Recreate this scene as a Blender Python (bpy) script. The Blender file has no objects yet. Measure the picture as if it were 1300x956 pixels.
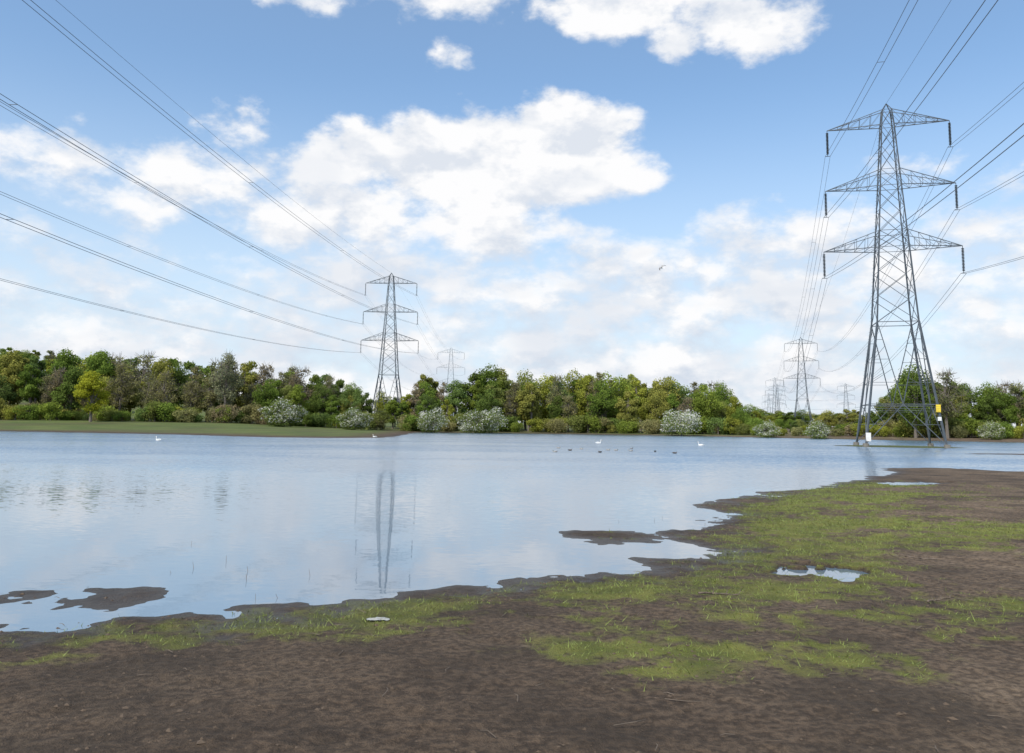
import bpy, math, random
import numpy as np
from mathutils import Vector, Matrix
R=math.radians
sc=bpy.context.scene
sc.view_settings.view_transform='Standard'
try: sc.view_settings.look='None'
except Exception: pass
sc.view_settings.exposure=0
rng=np.random.default_rng(7); random.seed(7)

# ------------------------------------------------------------------ helpers
def link(o): sc.collection.objects.link(o); return o
def mesh_obj(name,verts,faces,mats=(),midx=None,smooth=False):
    me=bpy.data.meshes.new(name)
    me.from_pydata([tuple(v) for v in verts],[],[tuple(f) for f in faces])
    for m in mats: me.materials.append(m)
    if midx is not None: me.polygons.foreach_set('material_index',np.asarray(midx,dtype=np.int32))
    if smooth: me.polygons.foreach_set('use_smooth',np.ones(len(me.polygons),dtype=bool))
    me.update()
    return link(bpy.data.objects.new(name,me))
def _h(ix,iy,s):
    v=np.sin(ix*127.1+iy*311.7+s*74.7)*43758.5453
    return v-np.floor(v)
def vnoise(x,y,s=0):
    ix=np.floor(x);iy=np.floor(y);fx=x-ix;fy=y-iy
    fx=fx*fx*(3-2*fx);fy=fy*fy*(3-2*fy)
    a=_h(ix,iy,s);b=_h(ix+1,iy,s);c=_h(ix,iy+1,s);d=_h(ix+1,iy+1,s)
    return (a*(1-fx)+b*fx)*(1-fy)+(c*(1-fx)+d*fx)*fy
def fbm(x,y,s=0,o=4):
    t=0;a=.5;n=0
    for i in range(o):
        t=t+a*vnoise(x*2**i+i*17.3,y*2**i-i*9.1,s+i);n+=a;a*=.5
    return t/n-.5
def sstep(a,b,x):
    t=np.clip((x-a)/(b-a),0,1);return t*t*(3-2*t)

class NT:
    def __init__(s,tree): s.t=tree; s.n=tree.nodes; s.l=tree.links
    def node(s,typ,**k):
        n=s.n.new(typ)
        for a,b in k.items(): setattr(n,a,b)
        return n
    def put(s,sock,v):
        if isinstance(v,bpy.types.NodeSocket): s.l.new(v,sock)
        else: sock.default_value=v
    def m(s,op,a,b=0.0,c=0.0,clamp=False):
        n=s.node('ShaderNodeMath',operation=op); n.use_clamp=clamp
        s.put(n.inputs[0],a); s.put(n.inputs[1],b); s.put(n.inputs[2],c); return n.outputs[0]
    def v(s,op,a,b=(0,0,0),scale=None):
        n=s.node('ShaderNodeVectorMath',operation=op)
        s.put(n.inputs[0],a)
        if op not in('NORMALIZE','SCALE'): s.put(n.inputs[1],b)
        if scale is not None: s.put(n.inputs['Scale'],scale)
        return n.outputs['Value'] if op in('DOT_PRODUCT','LENGTH') else n.outputs['Vector']
    def mix(s,f,a,b,blend='MIX'):
        n=s.node('ShaderNodeMix',data_type='RGBA',blend_type=blend)
        s.put(n.inputs[0],f)
        for i,x in((6,a),(7,b)):
            if not isinstance(x,bpy.types.NodeSocket) and len(x)==3: x=(*x,1)
            s.put(n.inputs[i],x)
        return n.outputs[2]
    def mr(s,x,a,b,c,d,interp='SMOOTHSTEP'):
        n=s.node('ShaderNodeMapRange',interpolation_type=interp)
        s.put(n.inputs[0],x)
        for i,q in enumerate((a,b,c,d)): s.put(n.inputs[i+1],q)
        return n.outputs[0]
    def noise(s,vec,scale,detail=4,rough=.5,out=0):
        n=s.node('ShaderNodeTexNoise'); s.put(n.inputs['Vector'],vec)
        n.inputs['Scale'].default_value=scale; n.inputs['Detail'].default_value=detail; n.inputs['Roughness'].default_value=rough
        return n.outputs[out]
def newmat(name):
    m=bpy.data.materials.new(name); m.use_nodes=True
    t=NT(m.node_tree); return m,t,m.node_tree.nodes['Principled BSDF'],m.node_tree.nodes['Material Output']
def simple(name,col,rough=.6,metal=0,var=.25,scale=4):
    m,t,p,o=newmat(name)
    g=t.node('ShaderNodeTexCoord').outputs['Object']
    n=t.noise(g,scale,5)
    c=t.mix(n,tuple(x*(1-var) for x in col),tuple(x*(1+var) for x in col))
    t.put(p.inputs['Base Color'],c); p.inputs['Roughness'].default_value=rough; p.inputs['Metallic'].default_value=metal
    return m

# ------------------------------------------------------------------ camera
cam=bpy.data.objects.new('camera',bpy.data.cameras.new('camera')); link(cam)
cam.data.lens=28; cam.data.sensor_width=36; cam.data.sensor_fit='HORIZONTAL'
cam.data.shift_y=-0.0346; cam.data.clip_end=8000; cam.data.clip_start=.1
cam.matrix_world=Matrix.Translation((0,0,2.0))@Matrix.Rotation(R(96.04),4,'X')@Matrix.Rotation(R(0.7),4,'Z')
sc.camera=cam

# ------------------------------------------------------------------ sun + sky
SUN_EL=48; SUN_AZ=215
sd=Vector((math.sin(R(SUN_AZ))*math.cos(R(SUN_EL)),math.cos(R(SUN_AZ))*math.cos(R(SUN_EL)),math.sin(R(SUN_EL))))
sun=bpy.data.objects.new('sun',bpy.data.lights.new('sun','SUN')); link(sun)
sun.data.energy=4.7; sun.data.angle=R(.5); sun.data.color=(1,.95,.87)
sun.rotation_euler=sd.to_track_quat('Z','Y').to_euler()
w=bpy.data.worlds.new('World'); sc.world=w; w.use_nodes=True
t=NT(w.node_tree); bg=w.node_tree.nodes['Background']
sky=t.node('ShaderNodeTexSky',sky_type='NISHITA'); sky.sun_disc=False
sky.sun_elevation=R(SUN_EL); sky.sun_rotation=R(SUN_AZ); sky.altitude=50; sky.air_density=1.0; sky.dust_density=.6; sky.ozone_density=2.0
D=t.v('NORMALIZE',t.node('ShaderNodeTexCoord').outputs['Generated'])
sx=t.node('ShaderNodeSeparateXYZ'); t.put(sx.inputs[0],D)
az=t.m('MULTIPLY',t.m('ARCTAN2',sx.outputs[0],sx.outputs[1]),57.2958)
el=t.m('MULTIPLY',t.m('ARCSINE',sx.outputs[2]),57.2958)
warp=t.v('SCALE',t.v('SUBTRACT',t.noise(D,9,3,.6,1),(.5,.5,.5)),scale=5.0)
cz=t.node('ShaderNodeCombineXYZ'); t.put(cz.inputs[0],az); t.put(cz.inputs[1],el)
AE=t.v('ADD',cz.outputs[0],t.v('MULTIPLY',warp,(1,.6,0)))
blobs=[ # azimuth, elevation, radii (deg), strength : cumulus clouds
 (-3,18.0,10,4.4,1.9),(4.0,19.3,6.2,4.3,2.1),(-11.0,18.4,6.5,3.0,1.2),(7.2,17.6,4.0,1.9,1.2),(-2,15.0,9,3.0,1.1),
 (-20.2,20.0,3.2,1.8,.7),(-21,15.5,10,3.4,.72),(-31.5,16,7,1.8,.6),(-13,14.5,11,4,.95),
 (-14,29.9,6.5,2.1,.95),(-4,30.2,7,2.6,1.2),(8,29.7,7.5,2.9,1.4),(16.5,27.0,6.5,2.6,1.3),
 (-5,25.6,1.2,.8,.3),(27,16.6,2.8,1.3,.5),(33,10,11,5.4,1.0),
 (0,12.6,4.5,1.5,1.0),(20,10,14,5.2,1.15),(6,9.5,11,4.4,1.05),(-9,9.5,10,4,1.0),(-28,6.5,11,3.6,.8),(-3,6,20,2.8,.9),
 (5,50,40,9,.5),(120,40,50,20,.6),(-120,40,50,20,.6)]
F=t.mr(el,4,20,.60,-.62,'LINEAR')
for a,e,ra,re,s in blobs:
    d=t.v('MULTIPLY',t.v('SUBTRACT',AE,(a,e,0)),(1/ra,1/re,0))
    q=t.v('DOT_PRODUCT',d,d)
    F=t.m('MAXIMUM',F,t.m('MULTIPLY_ADD',q,-.62*s,.62*s))
def cl(vec):
    return t.noise(t.v('MULTIPLY',vec,(1,1,1.7)),13,7,.58)
n1=cl(D); n2=cl(t.v('ADD',D,(-.012,0,.022)))
dens=t.m('MULTIPLY_ADD',t.m('SUBTRACT',n1,.5),2.6,F)
alpha=t.mr(dens,-.12,t.mr(el,8,21,.85,.50),0,1)
lit=t.m('MULTIPLY_ADD',t.m('SUBTRACT',n1,n2),4.2,.58,clamp=True)
big=t.noise(t.v('MULTIPLY',D,(1,1,2.5)),7,3,.5)
lit2=t.m('MULTIPLY',lit,t.mr(big,.38,.62,.40,1.0),clamp=True)
lowf=t.mr(el,8,17,.06,.30,'LINEAR')
lit3=t.m('ADD',lit2,lowf,clamp=True)
ccol=t.mix(lit3,(6.7,7.4,8.5),(10.3,10.3,10.4))
skyc=t.mix(1.0,sky.outputs[0],(1.34,1.80,2.0),'MULTIPLY')
haze=t.mr(el,0,25,.90,0.14)
skyc=t.mix(haze,skyc,(7.9,8.9,9.9))
c=t.mix(alpha,skyc,ccol)
t.put(bg.inputs['Color'],c); bg.inputs['Strength'].default_value=.096

# ------------------------------------------------------------------ terrain
poly=np.array([(-12,7.3),(-4.94,7.98),(-3.97,8.36),(-3.28,8.63),(-2.17,9.18),(-1.34,9.55),(-.45,10.15),(.46,10.83),(1.23,11.22),(1.94,11.58),
(1.98,12.38),(2.75,12.74),(3.49,13.42),(3.09,14.28),(2.86,15.96),(3.82,16.56),(4.76,18.5),(5.02,21.3),(7.2,24.5),(11.2,28.6),(14.2,32.8),(17.3,36.6),
(19.9,42.6),(23.5,43.4),(25.2,40.4),(40,42),(70,52),(90,66),(110,90),(112,130),(93,147),(67,162),(46,187),(10,197),(-23,195),(-17.7,116),(-23.8,109),
(-33,108),(-49,120),(-77,132),(-160,140),(-190,60),(-160,20),(-60,6.5)],float)
def signed(X,Y):
    dmin=np.full(X.shape,1e9); inside=np.zeros(X.shape,bool)
    n=len(poly)
    for i in range(n):
        ax,ay=poly[i];bx,by=poly[(i+1)%n]
        ex,ey=bx-ax,by-ay
        u=np.clip(((X-ax)*ex+(Y-ay)*ey)/(ex*ex+ey*ey),0,1)
        dd=np.hypot(X-ax-u*ex,Y-ay-u*ey); dmin=np.minimum(dmin,dd)
        cond=((ay>Y)!=(by>Y)); 
        with np.errstate(divide='ignore',invalid='ignore'):
            xi=(bx-ax)*(Y-ay)/(by-ay+1e-12)+ax
        inside^=cond&(X<xi)
    return np.where(inside,-dmin,dmin)
def ell(X,Y,cx,cy,rx,ry,ang=0):
    c,s=math.cos(ang),math.sin(ang); dx,dy=X-cx,Y-cy
    u=(dx*c+dy*s)/rx; v=(-dx*s+dy*c)/ry
    return (1-np.hypot(u,v))*min(rx,ry)
def landfield(X,Y):
    s=signed(X,Y)
    r=np.hypot(X,Y)
    amp=np.clip(r*.03,.2,2.6)
    s=s+fbm(X/1.6,Y/1.6,3,4)*amp*1.3+fbm(X/.35,Y/.35,9,3)*.42
    isl=np.maximum.reduce([ell(X,Y,1.85,14.9,.8,.85),ell(X,Y,-6.9,9.0,2.1,.45,.10)+.13,ell(X,Y,47.2,97.5,7.6,6.5),
        ell(X,Y,64,72,26,3.2,.05),ell(X,Y,60,60,22,1.5,.1)])
    isl=isl+fbm(X/.5,Y/.5,21,3)*np.clip(.02*r,.22,1.2)+fbm(X/.15,Y/.15,22,2)*.14
    s=np.maximum(s,isl*.8)
    pud=np.maximum(ell(X,Y,4.25,11.3,.75,.55),ell(X,Y,15,30,1.8,1.0,.6))+fbm(X/.4,Y/.4,33,3)*.75
    s=np.where(pud>0,np.minimum(s,-pud),s)
    return s
def height(X,Y,s=None,detail=True):
    if s is None: s=landfield(X,Y)
    r=np.hypot(X,Y)
    land=.32*(1-np.exp(-np.maximum(s,0)*.10))
    wat=np.maximum(np.minimum(s,0)*.06,-.6)
    z=land+wat
    far=sstep(95,190,Y)*np.clip(s/40,0,1)
    z=z+far*(.5+1.0*sstep(20,-90,X))
    z=z+24*np.exp(-(((X+270)/150)**2+((Y-400)/120)**2))*np.clip((s-20)/60,0,1)
    z=z+np.clip((r-500)/2500,0,1)*10
    if detail:
        nearm=np.clip(1.5-r/60,.15,1)
        z=z+fbm(X/.9,Y/.9,5,4)*.06*nearm+fbm(X/.16,Y/.16,6,3)*.036*nearm*np.clip(.3+s,0,1)
    return z
def axis(a,b,step,lo,hi,ra,rb):
    core=list(np.arange(a,b,step)); x=core[-1];s=step
    while x<hi: s*=rb; x+=s; core.append(x)
    x=core[0];s=step;pre=[]
    while x>lo: s*=ra; x-=s; pre.append(x)
    return np.array(pre[::-1]+core)
xs=axis(-8,13,.045,-3500,3500,1.03,1.03); ys=axis(5,17,.045,-400,5000,1.07,1.03)
GX,GY=np.meshgrid(xs,ys); S=landfield(GX,GY); Z=height(GX,GY,S)
# greenness mask : algae / grass on the mud
def polydist(X,Y,P):
    d=np.full(X.shape,1e9)
    for (ax,ay),(bx,by) in zip(P[:-1],P[1:]):
        ex,ey=bx-ax,by-ay
        u=np.clip(((X-ax)*ex+(Y-ay)*ey)/(ex*ex+ey*ey),0,1); d=np.minimum(d,np.hypot(X-ax-u*ex,Y-ay-u*ey))
    return d
def green(X,Y,s):
    g=1.15-polydist(X,Y,[(-2.6,8.55),(-.6,9.0),(.5,9.5),(1.6,10.0),(2.6,10.4),(3.9,12.4),(5.4,14.2)])/.95
    g=np.maximum(g,1.15-polydist(X,Y,[(2.0,9.6),(4.0,10.2),(5.4,12.0)])/1.1)
    g=np.maximum(g,1.15-polydist(X,Y,[(4.6,13),(6.2,16),(8.5,20),(12.5,25)])/2.5)
    g=np.maximum(g,1.05-polydist(X,Y,[(6.5,19),(9.5,25),(13,30)])/2.6)
    g=np.maximum(g,1.10-polydist(X,Y,[(.4,7.05),(1.2,7.0),(2.9,6.95)])/.65)
    g=np.maximum(g,.85-polydist(X,Y,[(-3.8,7.6),(-2.3,8.1)])/.8)
    g=np.maximum(g,.95-polydist(X,Y,[(8.5,14.6),(12,17)])/1.9)
    g=np.maximum(g,.6-polydist(X,Y,[(1.5,8.2),(6,9)])/1.4)
    g=g+fbm(X/1.1,Y/1.1,41,5)*2.8+fbm(X/.22,Y/.22,44,3)*2.2-.10
    g=np.where(s<.14,g-1.0*(1-np.clip(s/.14,0,1)),g)
    farl=sstep(60,85,Y)
    tone=.85+fbm(X/14,Y/4,51,4)*1.6
    g=np.clip(g,0,1)*(1-farl)+farl*np.clip(tone-.9*sstep(40,90,X),0,1)*np.clip((s-2.5)/6.0,0,1)
    g=np.maximum(g,np.where(ell(X,Y,47.2,97.5,7.8,6.8)>0,.9,0))
    return np.clip(g,0,1)
G=green(GX,GY,S)
ny,nx=GX.shape
verts=np.stack([GX,GY,Z],-1).reshape(-1,3)
idx=np.arange(nx*ny).reshape(ny,nx)
quads=np.stack([idx[:-1,:-1],idx[:-1,1:],idx[1:,1:],idx[1:,:-1]],-1).reshape(-1,4)
me=bpy.data.meshes.new('ground')
me.vertices.add(len(verts)); me.vertices.foreach_set('co',verts.ravel().astype(np.float32))
me.loops.add(quads.size); me.loops.foreach_set('vertex_index',quads.ravel().astype(np.int32))
me.polygons.add(len(quads)); me.polygons.foreach_set('loop_start',np.arange(0,quads.size,4,dtype=np.int32))
me.polygons.foreach_set('loop_total',np.full(len(quads),4,dtype=np.int32))
me.polygons.foreach_set('use_smooth',np.ones(len(quads),dtype=bool))
me.update(calc_edges=True)
ca=me.color_attributes.new('gm','FLOAT_COLOR','POINT')
wet=np.exp(-np.maximum(Z,0)/.035)
dry=np.clip(sstep(1.0,6,GX-0.15*(GY-8))*.75+fbm(GX/2.5,GY/2.5,61,4)*1.5,0,1)
col=np.stack([G,wet,dry,np.ones_like(G)],-1).reshape(-1,4)
ca.data.foreach_set('color',col.ravel().astype(np.float32))
ground=link(bpy.data.objects.new('ground',me))

m,t,p,o=newmat('mud_and_grass')
pos=t.node('ShaderNodeNewGeometry').outputs['Position']
at=t.node('ShaderNodeAttribute',attribute_name='gm'); sp=t.node('ShaderNodeSeparateColor'); t.put(sp.inputs[0],at.outputs['Color'])
g,wt,dr=sp.outputs[0],sp.outputs[1],sp.outputs[2]
py=t.node('ShaderNodeSeparateXYZ'); t.put(py.inputs[0],pos)
farf=t.mr(py.outputs[1],50,85,0,1)
nA=t.noise(pos,2.2,6,.62); nB=t.noise(pos,14,6,.68); nC=t.noise(pos,70,4,.66); nD=t.noise(pos,.55,5,.6)
mud=t.mix(t.mr(nB,.36,.66,0,1),(.045,.030,.019),(.125,.085,.054))
dryc=t.mix(t.mr(nB,.36,.64,0,1),(.092,.064,.041),(.255,.184,.120))
base=t.mix(t.m('MULTIPLY',dr,t.mr(nA,.35,.6,.35,1)),mud,dryc)
base=t.mix(t.mr(nD,.48,.62,0,.65),base,(.036,.025,.016))
gcol=t.mix(t.mr(nA,.35,.65,0,1),(.095,.100,.018),(.190,.180,.040))
gcol=t.mix(t.mr(nC,.4,.7,0,.6),gcol,(.13,.175,.030))
fn=t.noise(t.v('MULTIPLY',pos,(.25,1,1)),.5,5,.65)
gcol=t.mix(farf,gcol,t.mix(t.mr(fn,.35,.65,0,1),(.055,.085,.018),(.115,.135,.036)))
gm=t.m('MULTIPLY',g,t.mr(t.m('ADD',nB,t.m('MULTIPLY',g,.28)),.46,.70,0,1))
gm=t.m('MAXIMUM',gm,t.m('MULTIPLY',farf,g))
base=t.mix(gm,base,gcol)
base=t.mix(t.m('MULTIPLY',wt,.75),base,(.024,.018,.013))
base=t.mix(t.mr(nC,.64,.74,0,.4),base,(.22,.17,.115))
t.put(p.inputs['Base Color'],base)
t.put(p.inputs['Roughness'],t.mr(wt,.3,.95,.95,.36)); p.inputs['Specular IOR Level'].default_value=.3
bp=t.node('ShaderNodeBump'); bp.inputs['Strength'].default_value=1.0; bp.inputs['Distance'].default_value=.05
t.put(bp.inputs['Height'],t.m('ADD',nB,t.m('MULTIPLY',nC,.4))); t.l.new(bp.outputs[0],p.inputs['Normal'])
me.materials.append(m)

# ------------------------------------------------------------------ water
m,t,p,o=newmat('lake_water')
pos=t.node('ShaderNodeNewGeometry').outputs['Position']
sp=t.node('ShaderNodeSeparateXYZ'); t.put(sp.inputs[0],pos)
patch=t.noise(t.v('MULTIPLY',pos,(.35,1,0)),.10,4,.55)
ky=t.m('ADD',t.mr(sp.outputs[1],10,60,.03,.40),t.mr(sp.outputs[1],25,90,0,.55))
k=t.m('MULTIPLY',ky,t.mr(patch,.35,.65,.7,1.25))
rip=t.noise(t.v('MULTIPLY',pos,(3.2,8.0,0)),1.5,3,.6,1)
rv=t.v('MULTIPLY',t.v('SUBTRACT',rip,(.5,.5,.5)),(.6,1,0))
# added southward normal tilt: far water reflects brighter sky above the trees
lean=t.node('ShaderNodeCombineXYZ'); t.put(lean.inputs[1],t.m('MULTIPLY',t.mr(sp.outputs[1],14,55,0,-.13),t.mr(patch,.35,.65,.75,1.2))); lean.inputs[2].default_value=1
nv=t.v('NORMALIZE',t.v('ADD',t.v('SCALE',rv,scale=k),lean.outputs[0]))
t.put(p.inputs['Normal'],nv)
p.inputs['Base Color'].default_value=(.105,.155,.205,1); p.inputs['Roughness'].default_value=.03; p.inputs['IOR'].default_value=3.2
water=mesh_obj('lake_water',[(-400,3,0),(300,3,0),(300,320,0),(-400,320,0)],[(0,1,2,3)],[m])

# ------------------------------------------------------------------ pylons
steel=simple('galvanised_steel',(.085,.10,.115),.6,.3,.35,1.5)
steel_haze=simple('hazed_far_steel',(.22,.25,.28),.6,.2,.2,1.5)  # paler steel for the far pylons: aerial haze put into the colour
insm=simple('insulator_glass',(.04,.045,.05),.25,0,.2,5)
wirem=simple('aluminium_conductor',(.09,.105,.125),.5,.4,.1,1)
yel=simple('yellow_plate',(.65,.48,.03),.5); whi=simple('white_plate',(.6,.6,.58),.5); conc=simple('concrete',(.16,.15,.13),.85)
class MB:
    def __init__(s): s.v=[];s.f=[];s.m=[]
    def beam(s,a,b,r,mi=0,n=4,r2=None):
        a=Vector(a);b=Vector(b);d=(b-a)
        if d.length<1e-6: return
        q=d.to_track_quat('Z','Y'); i=len(s.v); r2=r if r2 is None else r2
        for P,rr in((a,r),(b,r2)):
            for k in range(n):
                an=2*math.pi*k/n+.785
                s.v.append(P+q@Vector((math.cos(an)*rr,math.sin(an)*rr,0)))
        for k in range(n):
            s.f.append((i+k,i+(k+1)%n,i+n+(k+1)%n,i+n+k)); s.m.append(mi)
        s.f.append(tuple(i+k for k in range(n))[::-1]); s.m.append(mi)
        s.f.append(tuple(i+n+k for k in range(n))); s.m.append(mi)
    def disc(s,c,r,h,mi,n=8):
        i=len(s.v)
        for z,rr in((h/2,r*.35),(0,r),(-h/2,r*.8)):
            for k in range(n): s.v.append(Vector(c)+Vector((math.cos(2*math.pi*k/n)*rr,math.sin(2*math.pi*k/n)*rr,z)))
        for j in range(2):
            for k in range(n): s.f.append((i+j*n+k,i+j*n+(k+1)%n,i+(j+1)*n+(k+1)%n,i+(j+1)*n+k)); s.m.append(mi)
        s.f.append(tuple(i+k for k in range(n))[::-1]); s.m.append(mi); s.f.append(tuple(i+2*n+k for k in range(n))); s.m.append(mi)
ARMS=[(40.3,42.3,7.1),(32.3,34.4,7.5),(24.4,26.5,7.9)]
ZL=[0,15,24.4,32.3,40.3,42.3]; WL=[4.3,2.3,1.7,1.2,.72,.52]
hw=lambda z: float(np.interp(z,ZL,WL))
LV=[0,5.0,10.2,15,18.3,21.5,24.4,26.5,29.5,32.3,34.4,37.5,40.3,42.3]
INS=3.4
def pylon(x,y,z0,yaw,th=1.0,detail=True,st=None):
    B=MB(); C=[(-1,-1),(1,-1),(1,1),(-1,1)]
    cp=lambda c,z:Vector((c[0]*hw(z),c[1]*hw(z),z))
    for c in C:
        for a,b in zip(LV[:-1],LV[1:]): B.beam(cp(c,a),cp(c,b),(.16 if a<15 else .12 if a<26 else .09)*th,0)
        B.beam(cp(c,42.3),(0,0,43.2),.07*th)
        B.beam((c[0]*4.35,c[1]*4.35,-.8),(c[0]*4.3,c[1]*4.3,.35),.42,5,8,.34)
    for f in range(4):
        c1,c2=C[f],C[(f+1)%4]
        for i,(a,b) in enumerate(zip(LV[:-1],LV[1:])):
            r=(.070 if a<15 else .052 if a<32 else .042)*th
            if a==0:
                mid=(cp(c1,b)+cp(c2,b))/2
                B.beam(cp(c1,0.3),mid,r);B.beam(cp(c2,.3),mid,r);B.beam(cp(c1,b),cp(c2,b),r)
                q1=cp(c1,.3).lerp(mid,.5);q2=cp(c2,.3).lerp(mid,.5)
                B.beam(q1,cp(c1,b),r*.6);B.beam(q2,cp(c2,b),r*.6);B.beam(q1,cp(c1,2.6),r*.6);B.beam(q2,cp(c2,2.6),r*.6)
            elif a==5.0:
                mid=(cp(c1,a)+cp(c2,a))/2
                B.beam(mid,cp(c1,15),r);B.beam(mid,cp(c2,15),r)
                for zz in(7.6,10.4,12.8):
                    tt=(zz-5)/10
                    B.beam(cp(c1,zz),mid.lerp(cp(c1,15),tt),r*.6);B.beam(cp(c2,zz),mid.lerp(cp(c2,15),tt),r*.6)
                    t2=(zz-5+1.6)/10
                    B.beam(cp(c1,zz),mid.lerp(cp(c1,15),min(t2,1)),r*.55);B.beam(cp(c2,zz),mid.lerp(cp(c2,15),min(t2,1)),r*.55)
            elif a==10.2: B.beam(cp(c1,15),cp(c2,15),r)
            else:
                B.beam(cp(c1,a),cp(c2,b),r);B.beam(cp(c2,a),cp(c1,b),r)
            if b in(24.4,26.5,32.3,34.4,40.3,42.3): B.beam(cp(c1,b),cp(c2,b),r*.9)
        if detail:
            for zz,e in((4.2,.35),(4.45,.55),(4.7,.75)):
                a=cp(c1,zz);b=cp(c2,zz);oo=Vector(((c1[0]+c2[0])/2,(c1[1]+c2[1])/2,0))*e
                B.beam(a+oo,b+oo,.018)
    att=[]
    for zt,zu,L in ARMS:
        for sgn in(-1,1):
            tip=Vector((sgn*L,0,zt))
            P=[Vector((sgn*hw(zt),q*hw(zt),zt)) for q in(-1,1)]; U=[Vector((sgn*hw(zu),q*hw(zu),zu)) for q in(-1,1)]
            for k in range(2):
                B.beam(P[k],tip,.07*th);B.beam(U[k],tip,.06*th)
                for j in range(1,5):
                    a=P[k].lerp(tip,j/5);b=U[k].lerp(tip,j/5);b0=U[k].lerp(tip,(j-1)/5)
                    B.beam(a,b,.03*th);B.beam(a,b0,.03*th)
            for j in range(0,5):
                a=P[0].lerp(tip,j/5);b=P[1].lerp(tip,j/5);b2=P[1].lerp(tip,(j+1)/5)
                B.beam(a,b,.028*th)
                if j<4:B.beam(a,b2,.028*th)
            B.beam(tip,tip-Vector((0,0,INS)),.05*th,1,6)
            nd=16 if detail else 8
            for j in range(nd): B.disc(tip-Vector((0,0,.35+(INS-.7)*j/(nd-1))),.18,.12,1)
            B.beam(tip+Vector((-.3,0,-INS)),tip+Vector((.3,0,-INS)),.05*th,1)
            att.append(tip-Vector((0,0,INS)))
    if detail:
        def plate(cx,cy,cz,w_,h_,mi):
            i=len(B.v)
            for dy in(-.02,.02):
                for dx,dz in((-w_,-h_),(w_,-h_),(w_,h_),(-w_,h_)): B.v.append(Vector((cx+dx,cy+dy,cz+dz)))
            for f in((0,1,2,3),(7,6,5,4),(0,4,5,1),(1,5,6,2),(2,6,7,3),(3,7,4,0)): B.f.append(tuple(i+q for q in f)); B.m.append(mi)
        plate(3.65,-3.87,4.5,.25,.45,3); plate(3.7,-4.05,3.3,.2,.22,4); plate(-4.0,-4.3,1.1,.28,.5,4)
        for zz in np.arange(4.8,40,.45):
            c_=cp(C[3],zz); B.beam(c_,c_+Vector((-.22,0,0)),.018)
    ob=mesh_obj('electricity_pylon',B.v,B.f,[st or steel,insm,wirem,yel,whi,conc],B.m)
    M=Matrix.Translation((x,y,z0))@Matrix.Rotation(yaw,4,'Z'); ob.matrix_world=M
    return [M@a for a in att],M@Vector((0,0,43.2)),M
yawof=lambda dx,dy: -math.atan2(dx,dy)
def line(towers,sags,rad):
    B=MB()
    for (A,Ea,Ma),(Bt,Eb,Mb),sg in zip(towers[:-1],towers[1:],sags):
        def wire(p,q,s,r,off=Vector((0,0,0))):
            N=40;pts=[]
            for i in range(N+1):
                u=i/N;P=p.lerp(q,u)+off;P.z-=4*s*u*(1-u);pts.append(P)
            for a,b in zip(pts[:-1],pts[1:]):B.beam(a,b,r,0,4)
            return pts
        for p,q in zip(A,Bt):
            d=(q-p).normalized();side=Vector((d.y,-d.x,0))*.3
            p1=wire(p,q,sg,rad,side);p2=wire(p,q,sg,rad,-side)
            for i in range(5,40,6):B.beam(p1[i],p2[i],rad*1.1)
        wire(Ea,Eb,sg*.75,rad*.75)
    return mesh_obj('overhead_power_line',B.v,B.f,[wirem],B.m)
t_back=pylon(-26,-177,0,yawof(73,275),1,False)
t1=pylon(47.2,97.5,.05,yawof(79,270),.84)
t2=pylon(132,362,.5,yawof(80,300),.85,False)
t3=pylon(215,650,.5,yawof(80,300),1.0,False,steel_haze)
t3b=pylon(300,930,0,yawof(80,300),1.1,False,steel_haze)
line([t_back,t1,t2,t3,t3b],[8.4,8,9,9],.022)
s0=pylon(-47,-70,0,yawof(13.5,287),1,False)
s1=pylon(-33.5,217,0.3,yawof(8,287),.95,False)
s2=pylon(-32.5,425,0,yawof(5,287),.55,False,steel_haze)
line([s0,s1],[6.1],.022); line([s1,s2],[5.5],.014)
u1=pylon(245,735,0,yawof(60,300),1.0,False,steel_haze);u2=pylon(300,715,0,yawof(60,300),1.0,False,steel_haze)
line([u1,u2],[1.5],.03)

# ------------------------------------------------------------------ foliage
def folmat(name,white=False,wcol=(.72,.72,.64)):
    m=bpy.data.materials.new(name); m.use_nodes=True; t=NT(m.node_tree)
    for n in list(t.n):
        if n.type!='OUTPUT_MATERIAL': t.n.remove(n)
    out=[n for n in t.n if n.type=='OUTPUT_MATERIAL'][0]
    at=t.node('ShaderNodeAttribute',attribute_name='tint').outputs['Fac']
    if white: c=t.mix(at,tuple(x*.7 for x in wcol),wcol)
    else:
        oi=t.node('ShaderNodeObjectInfo')
        c=t.mix(1.0,oi.outputs['Color'],t.mix(at,(.64,.66,.64),(1.8,1.62,1.4)),'MULTIPLY')
    d=t.node('ShaderNodeBsdfDiffuse');tr=t.node('ShaderNodeBsdfTranslucent');mx=t.node('ShaderNodeMixShader');mx.inputs[0].default_value=.40
    t.put(d.inputs[0],c);t.put(tr.inputs[0],c);t.l.new(d.outputs[0],mx.inputs[1]);t.l.new(tr.outputs[0],mx.inputs[2]);t.l.new(mx.outputs[0],out.inputs[0])
    return m
leafm=folmat('leaves'); blossom=folmat('hawthorn_blossom',True); bark=simple('bark',(.14,.12,.10),.9)
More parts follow.
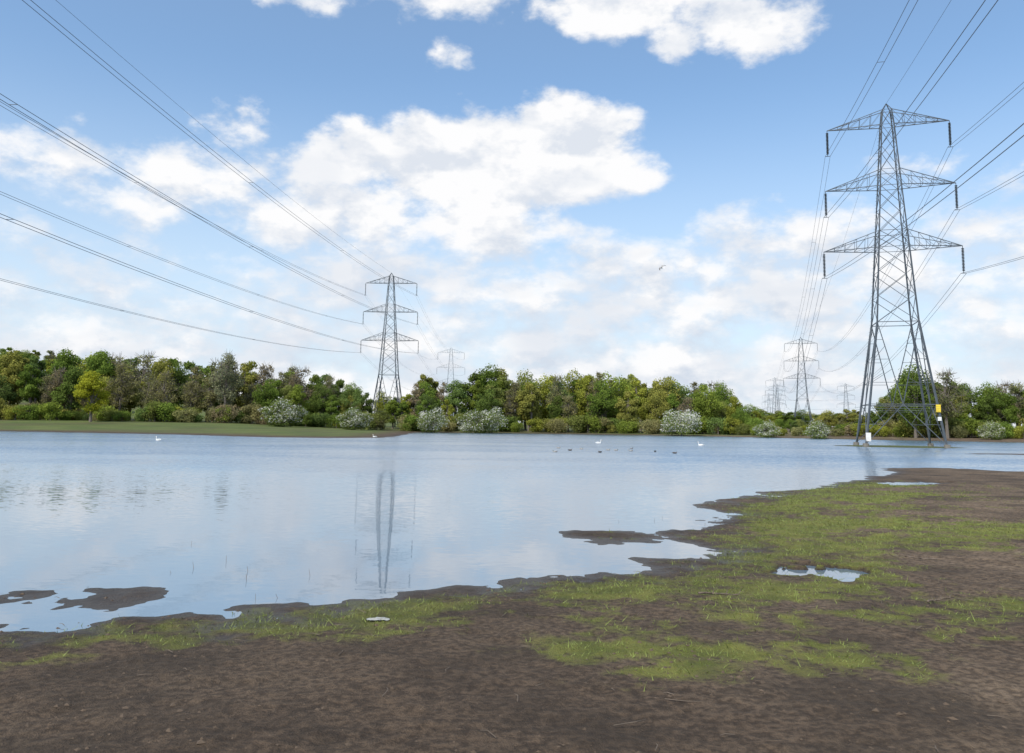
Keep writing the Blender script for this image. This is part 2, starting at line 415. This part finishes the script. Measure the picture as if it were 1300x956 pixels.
def tree_mesh(name,H,CR,base,nl,nleaf,ls,seed,blos=0.,trunk=True,flat=1.0,twigs=0):
    r=np.random.default_rng(seed); B=MB()
    ch=H*(1-base); cz=H*base+ch*.48
    cen=[];rad=[]
    for i in range(nl):
        while True:
            d=r.uniform(-1,1,3)
            if np.linalg.norm(d)<1: break
        taper=1-.35*max(d[2],0)
        c=np.array([d[0]*CR*.78*taper,d[1]*CR*.78*taper,cz+d[2]*ch*.40]); cen.append(c); rad.append(CR*r.uniform(.18,.40)*flat)
    cen=np.array(cen);rad=np.array(rad)
    if trunk:
        bend=r.uniform(-.4,.4,2); top=Vector((bend[0],bend[1],H*.72)); mid=Vector((bend[0]*.2,bend[1]*.8,H*.35))
        tr=H*.016+.05
        B.beam((0,0,-.5),mid,tr*1.3,1,7,tr*.9);B.beam(mid,top,tr*.9,1,6,tr*.25)
        for c in cen:
            u=r.uniform(.15,.8); st=mid.lerp(top,u) if u>.3 else Vector((0,0,H*.3))
            B.beam(st,Vector(c),tr*.35,1,4,tr*.08)
    for i in range(twigs):
        j=r.integers(nl); d=r.normal(size=3);d[2]=abs(d[2]);d/=np.linalg.norm(d)
        B.beam(Vector(cen[j]),Vector(cen[j]+d*rad[j]*1.5),.05,1,3,.02)
    nv0=len(B.v);nf0=len(B.f)
    pr=rad**2/np.sum(rad**2); L=r.choice(nl,size=nleaf,p=pr)
    d=r.normal(size=(nleaf,3));d/=np.linalg.norm(d,axis=1)[:,None]
    rr=rad[L]*(r.uniform(.15,1,nleaf)**.45)*r.choice([1,1.15,1.4],size=nleaf,p=[.76,.16,.08])
    P=cen[L]+d*rr[:,None]*np.array([1,1,.8])
    P[:,2]=np.maximum(P[:,2],.1)
    n=d+r.normal(size=(nleaf,3))*.8;n/=np.linalg.norm(n,axis=1)[:,None]
    a=np.cross(n,r.normal(size=(nleaf,3)));a/=np.linalg.norm(a,axis=1)[:,None];b=np.cross(n,a)
    s=ls*r.uniform(.6,1.4,nleaf)[:,None]
    q=np.stack([P+a*s,P+b*s*.6,P-a*s,P-b*s*.6],1).reshape(-1,3)
    verts=[tuple(v) for v in B.v]+[tuple(v) for v in q]
    faces=B.f+[tuple(nv0+4*i+k for k in range(4)) for i in range(nleaf)]
    lb=r.random(nl)
    mi=B.m+list(np.where((r.random(nleaf)<blos*(.25+1.25*lb[L]))&(P[:,2]>H*.15),2,0))
    me=bpy.data.meshes.new(name);me.from_pydata(verts,[],faces)
    for mm in(leafm,bark,blossom):me.materials.append(mm)
    me.polygons.foreach_set('material_index',np.array(mi,dtype=np.int32))
    at=me.attributes.new('tint','FLOAT','FACE')
    lt=r.random(nl)
    tv=np.concatenate([np.zeros(nf0),np.clip(.55*lt[L]+.45*r.random(nleaf),0,1)])
    at.data.foreach_set('value',tv.astype(np.float32)); me.update()
    return me
TM=[tree_mesh('tree_a%d'%i,15,r_,b_,n_,7500,.215,100+i) for i,(r_,b_,n_) in enumerate([(4.6,.12,30),(5.2,.1,36),(3.6,.15,26),(4.2,.08,28),(3.2,.18,22),(5.6,.12,40)])]
SP=[tree_mesh('sparse_%d'%i,15,r_,.15,32,3200,.18,200+i,twigs=260) for i,r_ in enumerate([4.0,3.2,4.8])]
BU=[tree_mesh('bush_%d'%i,5,r_,.0,20,3000,.17,300+i,flat=1.1) for i,r_ in enumerate([3.4,4.2,2.8])]
HW=[tree_mesh('hawthorn_%d'%i,7,r_,.02,26,5600,.17,400+i,blos=b_,flat=1.05) for i,(r_,b_) in enumerate([(4.6,.55),(4.2,.40),(5.0,.65)])]
ZN=lambda x,y: float(height(np.array([[x]],float),np.array([[y]],float),None,False)[0,0])
cols=[(.125,.190,.040),(.165,.222,.044),(.105,.155,.040),(.225,.258,.050),(.165,.200,.062),(.225,.240,.066),(.115,.175,.056)]
brown=[(.205,.205,.098),(.22,.195,.125),(.20,.215,.098)]
root=bpy.data.objects.new('distant_trees',None);link(root)
def inst(mesh,x,y,sx_,sz_,col,name='tree',parent=root,z=None):
    o=bpy.data.objects.new(name,mesh);link(o)
    o.location=(x,y,(ZN(x,y) if z is None else z)-.1);o.rotation_euler=(0,0,random.uniform(0,6.28));o.scale=(sx_,sx_,sz_)
    k=random.uniform(.8,1.2);o.color=(col[0]*k,col[1]*k,col[2]*k,1)
    if parent:o.parent=parent
    return o
T_=[-.75,-.65,-.60,-.545,-.50,-.465,-.415,-.36,-.31,-.265,-.228,-.175,-.14,-.12,-.05,.05,.15,.21,.275,.295,.32,.35,.44,.465,.495,.555,.575,.65,.8]
H_=[18,19,18.5,17,18,19,16.5,20,17,16.5,15,10.5,10,16,18.2,18.2,17.6,16,14.5,8,5.5,4.6,4.6,9.5,16,16,13,14,14.5]
Y_=lambda tt: float(np.interp(tt,[-.8,-.4,-.12,0,.25,.33,.44,.65,.8],[178,180,200,206,200,185,178,163,150]))
Hf=lambda tt: float(np.interp(tt,T_,H_))
tt=-.80
while tt<.82:
    y0=Y_(tt)
    for row,(dy,f0,f1) in enumerate([(7,.55,.85),(15,.8,1.02),(26,.9,1.06)]):
        if random.random()<.14: continue
        t_=tt+random.uniform(-.012,.012); y=y0+dy+random.uniform(-3,3); hh=Hf(t_)*random.uniform(f0,f1)
        left=t_<-.2
        pb=.36 if left else .14
        if random.random()<pb: me_=random.choice(SP);c_=random.choice(brown)
        else: me_=random.choice(TM);c_=random.choice(cols)
        s=hh/15; inst(me_,t_*y,y,s*random.uniform(.8,1.1)*(1.15 if hh<9 else 1),s,c_)
    tt+=.0185
tt=-.8
while tt<.82:
    y0=Y_(tt)
    for dy in(0,4.5):
        if random.random()<.15: continue
        y=y0+dy+random.uniform(-1.5,1.5);hh=random.uniform(2.5,5.5) if Hf(tt)>6 else random.uniform(2,3.5)
        c_=random.choice(cols*2+brown); x=(tt+random.uniform(-.008,.008))*y
        inst(random.choice(BU),x,y,hh/5*random.uniform(.9,1.2),hh/5,c_,'bush')
    tt+=.0145
tt=.24
while tt<.56:
    for _ in range(2):
        y=random.uniform(330,460);hh=random.uniform(8,12);x=tt*y
        inst(random.choice(TM),x,y,hh/15*1.5,hh/15,random.choice(cols),'tree')
    tt+=.012
for i in range(60):
    y=random.uniform(250,420);x=-y*random.uniform(.42,.85);hh=random.uniform(11,16)
    inst(random.choice(TM),x,y,hh/15*1.2,hh/15,random.choice(cols[:3]+cols[4:5]),'tree')
for i in range(80):
    y=random.uniform(500,800);x=y*random.uniform(-.8,.8);hh=random.uniform(10,14)
    inst(random.choice(TM),x,y,hh/15*2.2,hh/15,random.choice(cols[:3]),'tree')
inst(TM[0],-.525*172,172,.95,.76,(.27,.30,.035),'maple_tree',None)
inst(SP[0],-.358*186,186,1.0,1.22,(.17,.19,.12),'willow_tree',None)
inst(TM[1],-.60*265,265,1.35,1.28,(.070,.11,.028),'oak_tree',None)
inst(TM[5],.505*168,168,.95,1.08,(.10,.15,.035),'oak_tree',None)
inst(SP[2],.545*166,166,1.0,1.05,(.13,.145,.07),'ash_tree',None)
for tx,yy,sx_,sz_,k in[(-.283,175,1.25,.92,1),(-.195,180,.95,.72,1),(-.098,192,.95,.9,0),(-.045,193,1.1,.85,1),(-.024,194,.85,.95,0),
    (.213,188,1.2,.95,2),(.318,176,.8,.55,1),(.385,165,.75,.58,1),(.60,158,.6,.55,1)]:
    inst(HW[k],tx*yy,yy,sx_,sz_,(.14,.19,.06),'hawthorn_bush',None)

# ------------------------------------------------------------------ grass, clods, twigs
N=420000
px_=rng.uniform(-9,20,N);py_=4.5+rng.random(N)**1.2*26
sl=landfield(px_,py_);gg=green(px_,py_,sl);keep=(rng.random(N)<gg**1.4*.85)&(sl>.15)
px_,py_,sl=px_[keep],py_[keep],sl[keep];pz=height(px_,py_,sl)
n=len(px_);an=rng.uniform(0,6.28,n);hh=rng.gamma(2.2,.0078,n)*(1+.02*py_);ww=rng.uniform(.002,.004,n)*(1+.05*py_);ln=rng.normal(0,.9,(n,2))*hh[:,None]
v=np.zeros((n,3,3));v[:,0]=np.stack([px_-np.cos(an)*ww,py_-np.sin(an)*ww,pz-.004],-1);v[:,1]=np.stack([px_+np.cos(an)*ww,py_+np.sin(an)*ww,pz-.004],-1)
v[:,2]=np.stack([px_+ln[:,0],py_+ln[:,1],pz+hh],-1)
gr=simple('grass_blades',(.155,.19,.036),.7,0,.6,3.5)
mesh_obj('grass',v.reshape(-1,3).tolist(),np.arange(3*n).reshape(n,3).tolist(),[gr])
clodm=simple('dry_mud',(.080,.056,.037),.95,0,.7,5)
N=18000
px_=rng.uniform(-9,16,N);py_=4.5+rng.random(N)**1.5*18;sl=landfield(px_,py_);k_=(sl>.05)&(fbm(px_/1.3,py_/1.3,77,3)*2+.35>rng.random(N)*.95)
px_,py_,sl=px_[k_],py_[k_],sl[k_];pz=height(px_,py_,sl)
oct_=np.array([(1,0,0),(0,1,0),(-1,0,0),(0,-1,0),(0,0,1),(0,0,-1)],float);of=[(0,1,4),(1,2,4),(2,3,4),(3,0,4),(1,0,5),(2,1,5),(3,2,5),(0,3,5)]
V=[];Fc=[]
for i in range(len(px_)):
    s=min(rng.gamma(1.6,.0045)+.004,.022); q=oct_*s*rng.uniform(.6,1.4,(6,3))*np.array([1.3,1.3,.6]); a=rng.uniform(0,6.28)
    q=q@np.array([[math.cos(a),math.sin(a),0],[-math.sin(a),math.cos(a),0],[0,0,1]])+np.array([px_[i],py_[i],pz[i]])
    b0=len(V);V+=q.tolist();Fc+=[tuple(b0+j for j in f) for f in of]
mesh_obj('mud_clods',V,Fc,[clodm])
twm=simple('dead_wood',(.13,.10,.075),.9,0,.6,12)
B=MB()
for i in range(520):
    x=rng.uniform(-8,14);y=4.8+rng.random()*16
    s=float(landfield(np.array([x]),np.array([y]))[0])
    if s<.08: continue
    z=ZN(x,y)+.014;a=rng.uniform(0,6.28);L=rng.gamma(2,.025)+.03
    p0=Vector((x,y,z));p1=p0+Vector((math.cos(a)*L,math.sin(a)*L,rng.uniform(0,.02)));p2=p1+Vector((math.cos(a+.5)*L*.6,math.sin(a+.5)*L*.6,-.005))
    B.beam(p0,p1,.0032,0,5,.0025);B.beam(p1,p2,.0025,0,4,.0015)
mesh_obj('fallen_twigs',B.v,B.f,[twm],B.m)
def branch(x,y,L,a):
    B=MB();z=ZN(x,y)+.03;p=Vector((x,y,z))
    for i in range(6):
        q=p+Vector((math.cos(a)*L/6,math.sin(a)*L/6,random.uniform(-.012,.012)));B.beam(p,q,.013-.0015*i,0,7,.0115-.0015*i)
        if i%2: B.beam(q,q+Vector((math.cos(a+.9)*L*.2,math.sin(a+.9)*L*.2,.03)),.005,0,5,.003)
        else: B.beam(q,q+Vector((math.cos(a-.8)*L*.18,math.sin(a-.8)*L*.18,.01)),.005,0,5,.003)
        p=q;a+=random.uniform(-.2,.2)
    return mesh_obj('driftwood_branch',B.v,B.f,[twm],B.m,True)
branch(2.2,9.5,.5,.1);branch(4.6,9.0,.3,.6);branch(6.3,12.0,.6,2.6)
B=MB()
for i in range(12):
    x,y=random.choice([(-4.2,11),(-3,10.2),(-2.2,10.2),(-5.2,13),(2.6,17)])
    x+=random.gauss(0,.5);y+=random.gauss(0,.5);h=random.uniform(.03,.10)
    B.beam((x,y,-.05),(x+random.uniform(-.04,.04),y+random.uniform(-.03,.03),h),.003,0,4,.002)
mesh_obj('reed_stalks',B.v,B.f,[twm],B.m)
V=[];Fc=[];nx_,ny_=14,8
lx,ly=-1.31,8.25
lz=ZN(lx,ly)
for j in range(ny_):
    for i in range(nx_):
        u=i/(nx_-1)-.5;v_=j/(ny_-1)-.5
        V.append((lx+u*.24*(1-.3*abs(v_)),ly+v_*.12*(1-.5*abs(u)),lz+.01+random.uniform(0,.022)*(1-1.6*abs(u))))
for j in range(ny_-1):
    for i in range(nx_-1):Fc.append((j*nx_+i,j*nx_+i+1,(j+1)*nx_+i+1,(j+1)*nx_+i))
mesh_obj('plastic_litter',V,Fc,[simple('dirty_white_plastic',(.3,.3,.28),.5,0,.7,20)])

# ------------------------------------------------------------------ birds
def loft(rings,n=10):
    V=[];F=[]
    for c,rx,rz,d in rings:
        c=Vector(c);d=Vector(d).normalized();s=Vector((1,0,0));u=s.cross(d)
        for k in range(n):
            a=2*math.pi*k/n;V.append(c+s*math.cos(a)*rx+u*math.sin(a)*rz)
    for j in range(len(rings)-1):
        for k in range(n):F.append((j*n+k,j*n+(k+1)%n,(j+1)*n+(k+1)%n,(j+1)*n+k))
    F.append(tuple(range(n))[::-1]);F.append(tuple(range((len(rings)-1)*n,len(rings)*n)))
    return V,F
def bird(name,x,y,z,yaw,sc_,bodycol,headcol,bill,longneck=True):
    V=[];F=[];M=[]
    def add(r,mi):
        v,f=loft(r);b=len(V);V.extend(v);F.extend([tuple(b+q for q in ff) for ff in f]);M.extend([mi]*len(f))
    add([((0,-.62,.22),.02,.015,(0,1,-.2)),((0,-.5,.17),.11,.06,(0,1,0)),((0,-.3,.13),.2,.14,(0,1,0)),((0,0,.11),.25,.19,(0,1,0)),((0,.25,.12),.21,.17,(0,1,0)),((0,.4,.15),.12,.12,(0,1,.3)),((0,.47,.18),.03,.04,(0,1,.3))],0)
    for s in(-1,1):
        add([((s*.12,-.5,.24),.02,.02,(0,1,0)),((s*.17,-.25,.24),.08,.09,(0,1,0)),((s*.18,.05,.22),.09,.1,(0,1,0)),((s*.14,.28,.18),.03,.04,(0,1,0))],0)
    if longneck: nk=[((0,.36,.16),.09,.09,(0,1,.6)),((0,.45,.28),.06,.06,(0,.3,1)),((0,.44,.42),.045,.045,(0,-.2,1)),((0,.41,.56),.04,.04,(0,0,1)),((0,.44,.67),.04,.045,(0,.6,1)),((0,.51,.72),.05,.055,(0,1,0)),((0,.57,.70),.035,.035,(0,1,-.3))];hx,hz=.57,.69
    else: nk=[((0,.32,.18),.09,.09,(0,1,.8)),((0,.4,.29),.07,.07,(0,.3,1)),((0,.44,.37),.08,.08,(0,.8,.5)),((0,.51,.37),.06,.06,(0,1,-.2))];hx,hz=.51,.36
    add(nk,1);add([((0,hx-.02,hz),.032,.03,(0,1,-.2)),((0,hx+.06,hz-.03),.028,.014,(0,1,-.2)),((0,hx+.12,hz-.04),.01,.006,(0,1,-.2))],2)
    o=mesh_obj(name,V,F,[bodycol,headcol,bill],M,True);o.location=(x,y,z);o.rotation_euler=(0,0,yaw);o.scale=(sc_,)*3
    return o
wf=simple('white_feathers',(.72,.72,.70),.7,0,.06,6);ob=simple('orange_bill',(.6,.22,.04),.5);dk=simple('dark_feathers',(.06,.05,.045),.6);gr2=simple('grey_feathers',(.3,.29,.28),.7);gh=simple('green_head',(.02,.07,.04),.4)
for x,y,a in[(-36,82,1.2),(21.1,89,1.5),(10.3,94.3,-1.7),(-20,118,1.5)]:
    bird('mute_swan',x,y,0,a,.6,wf,wf,ob)
for i in range(11):
    bird('mallard_duck',3.2+i*.95+random.uniform(-.3,.3),66+random.uniform(-5,8),0,random.uniform(0,6.28),.34,random.choice([dk,gr2,gr2]),random.choice([gh,dk]),ob,False)
def gull(x,y,z,yaw):
    V=[];F=[];M=[]
    v,f=loft([((0,-.24,0),.05,.008,(0,1,0)),((0,-.12,0),.04,.035,(0,1,0)),((0,.03,0),.06,.055,(0,1,0)),((0,.14,.01),.045,.045,(0,1,0)),((0,.2,.02),.035,.035,(0,1,0)),((0,.26,.01),.006,.006,(0,1,0))])
    V+=v;F+=f;M+=[0]*len(f)
    for s in(-1,1):
        b=len(V);st=[(0.03,.09,-.07,.03),(.25,.12,-.03,.14),(.48,.06,-.05,.10),(.68,-.08,-.10,.0)]
        for (xx,yf,yb,zz) in st:
            for dz in(.008,-.008):V+= [Vector((s*xx,yf,zz+dz)),Vector((s*xx,yb,zz+dz))]
        for j in range(3):
            a=b+4*j;c_=a+4
            for q in((0,1),(2,3),(0,2),(1,3)):F.append((a+q[0],a+q[1],c_+q[1],c_+q[0]));M.append(1 if j<2 else 2)
    o=mesh_obj('gull',V,F,[wf,gr2,dk],M);o.location=(x,y,z);o.rotation_euler=(R(8),R(-25),yaw)
gull(11.4,60,14.1,1.0)
print('verts',len(verts),'grass',n)
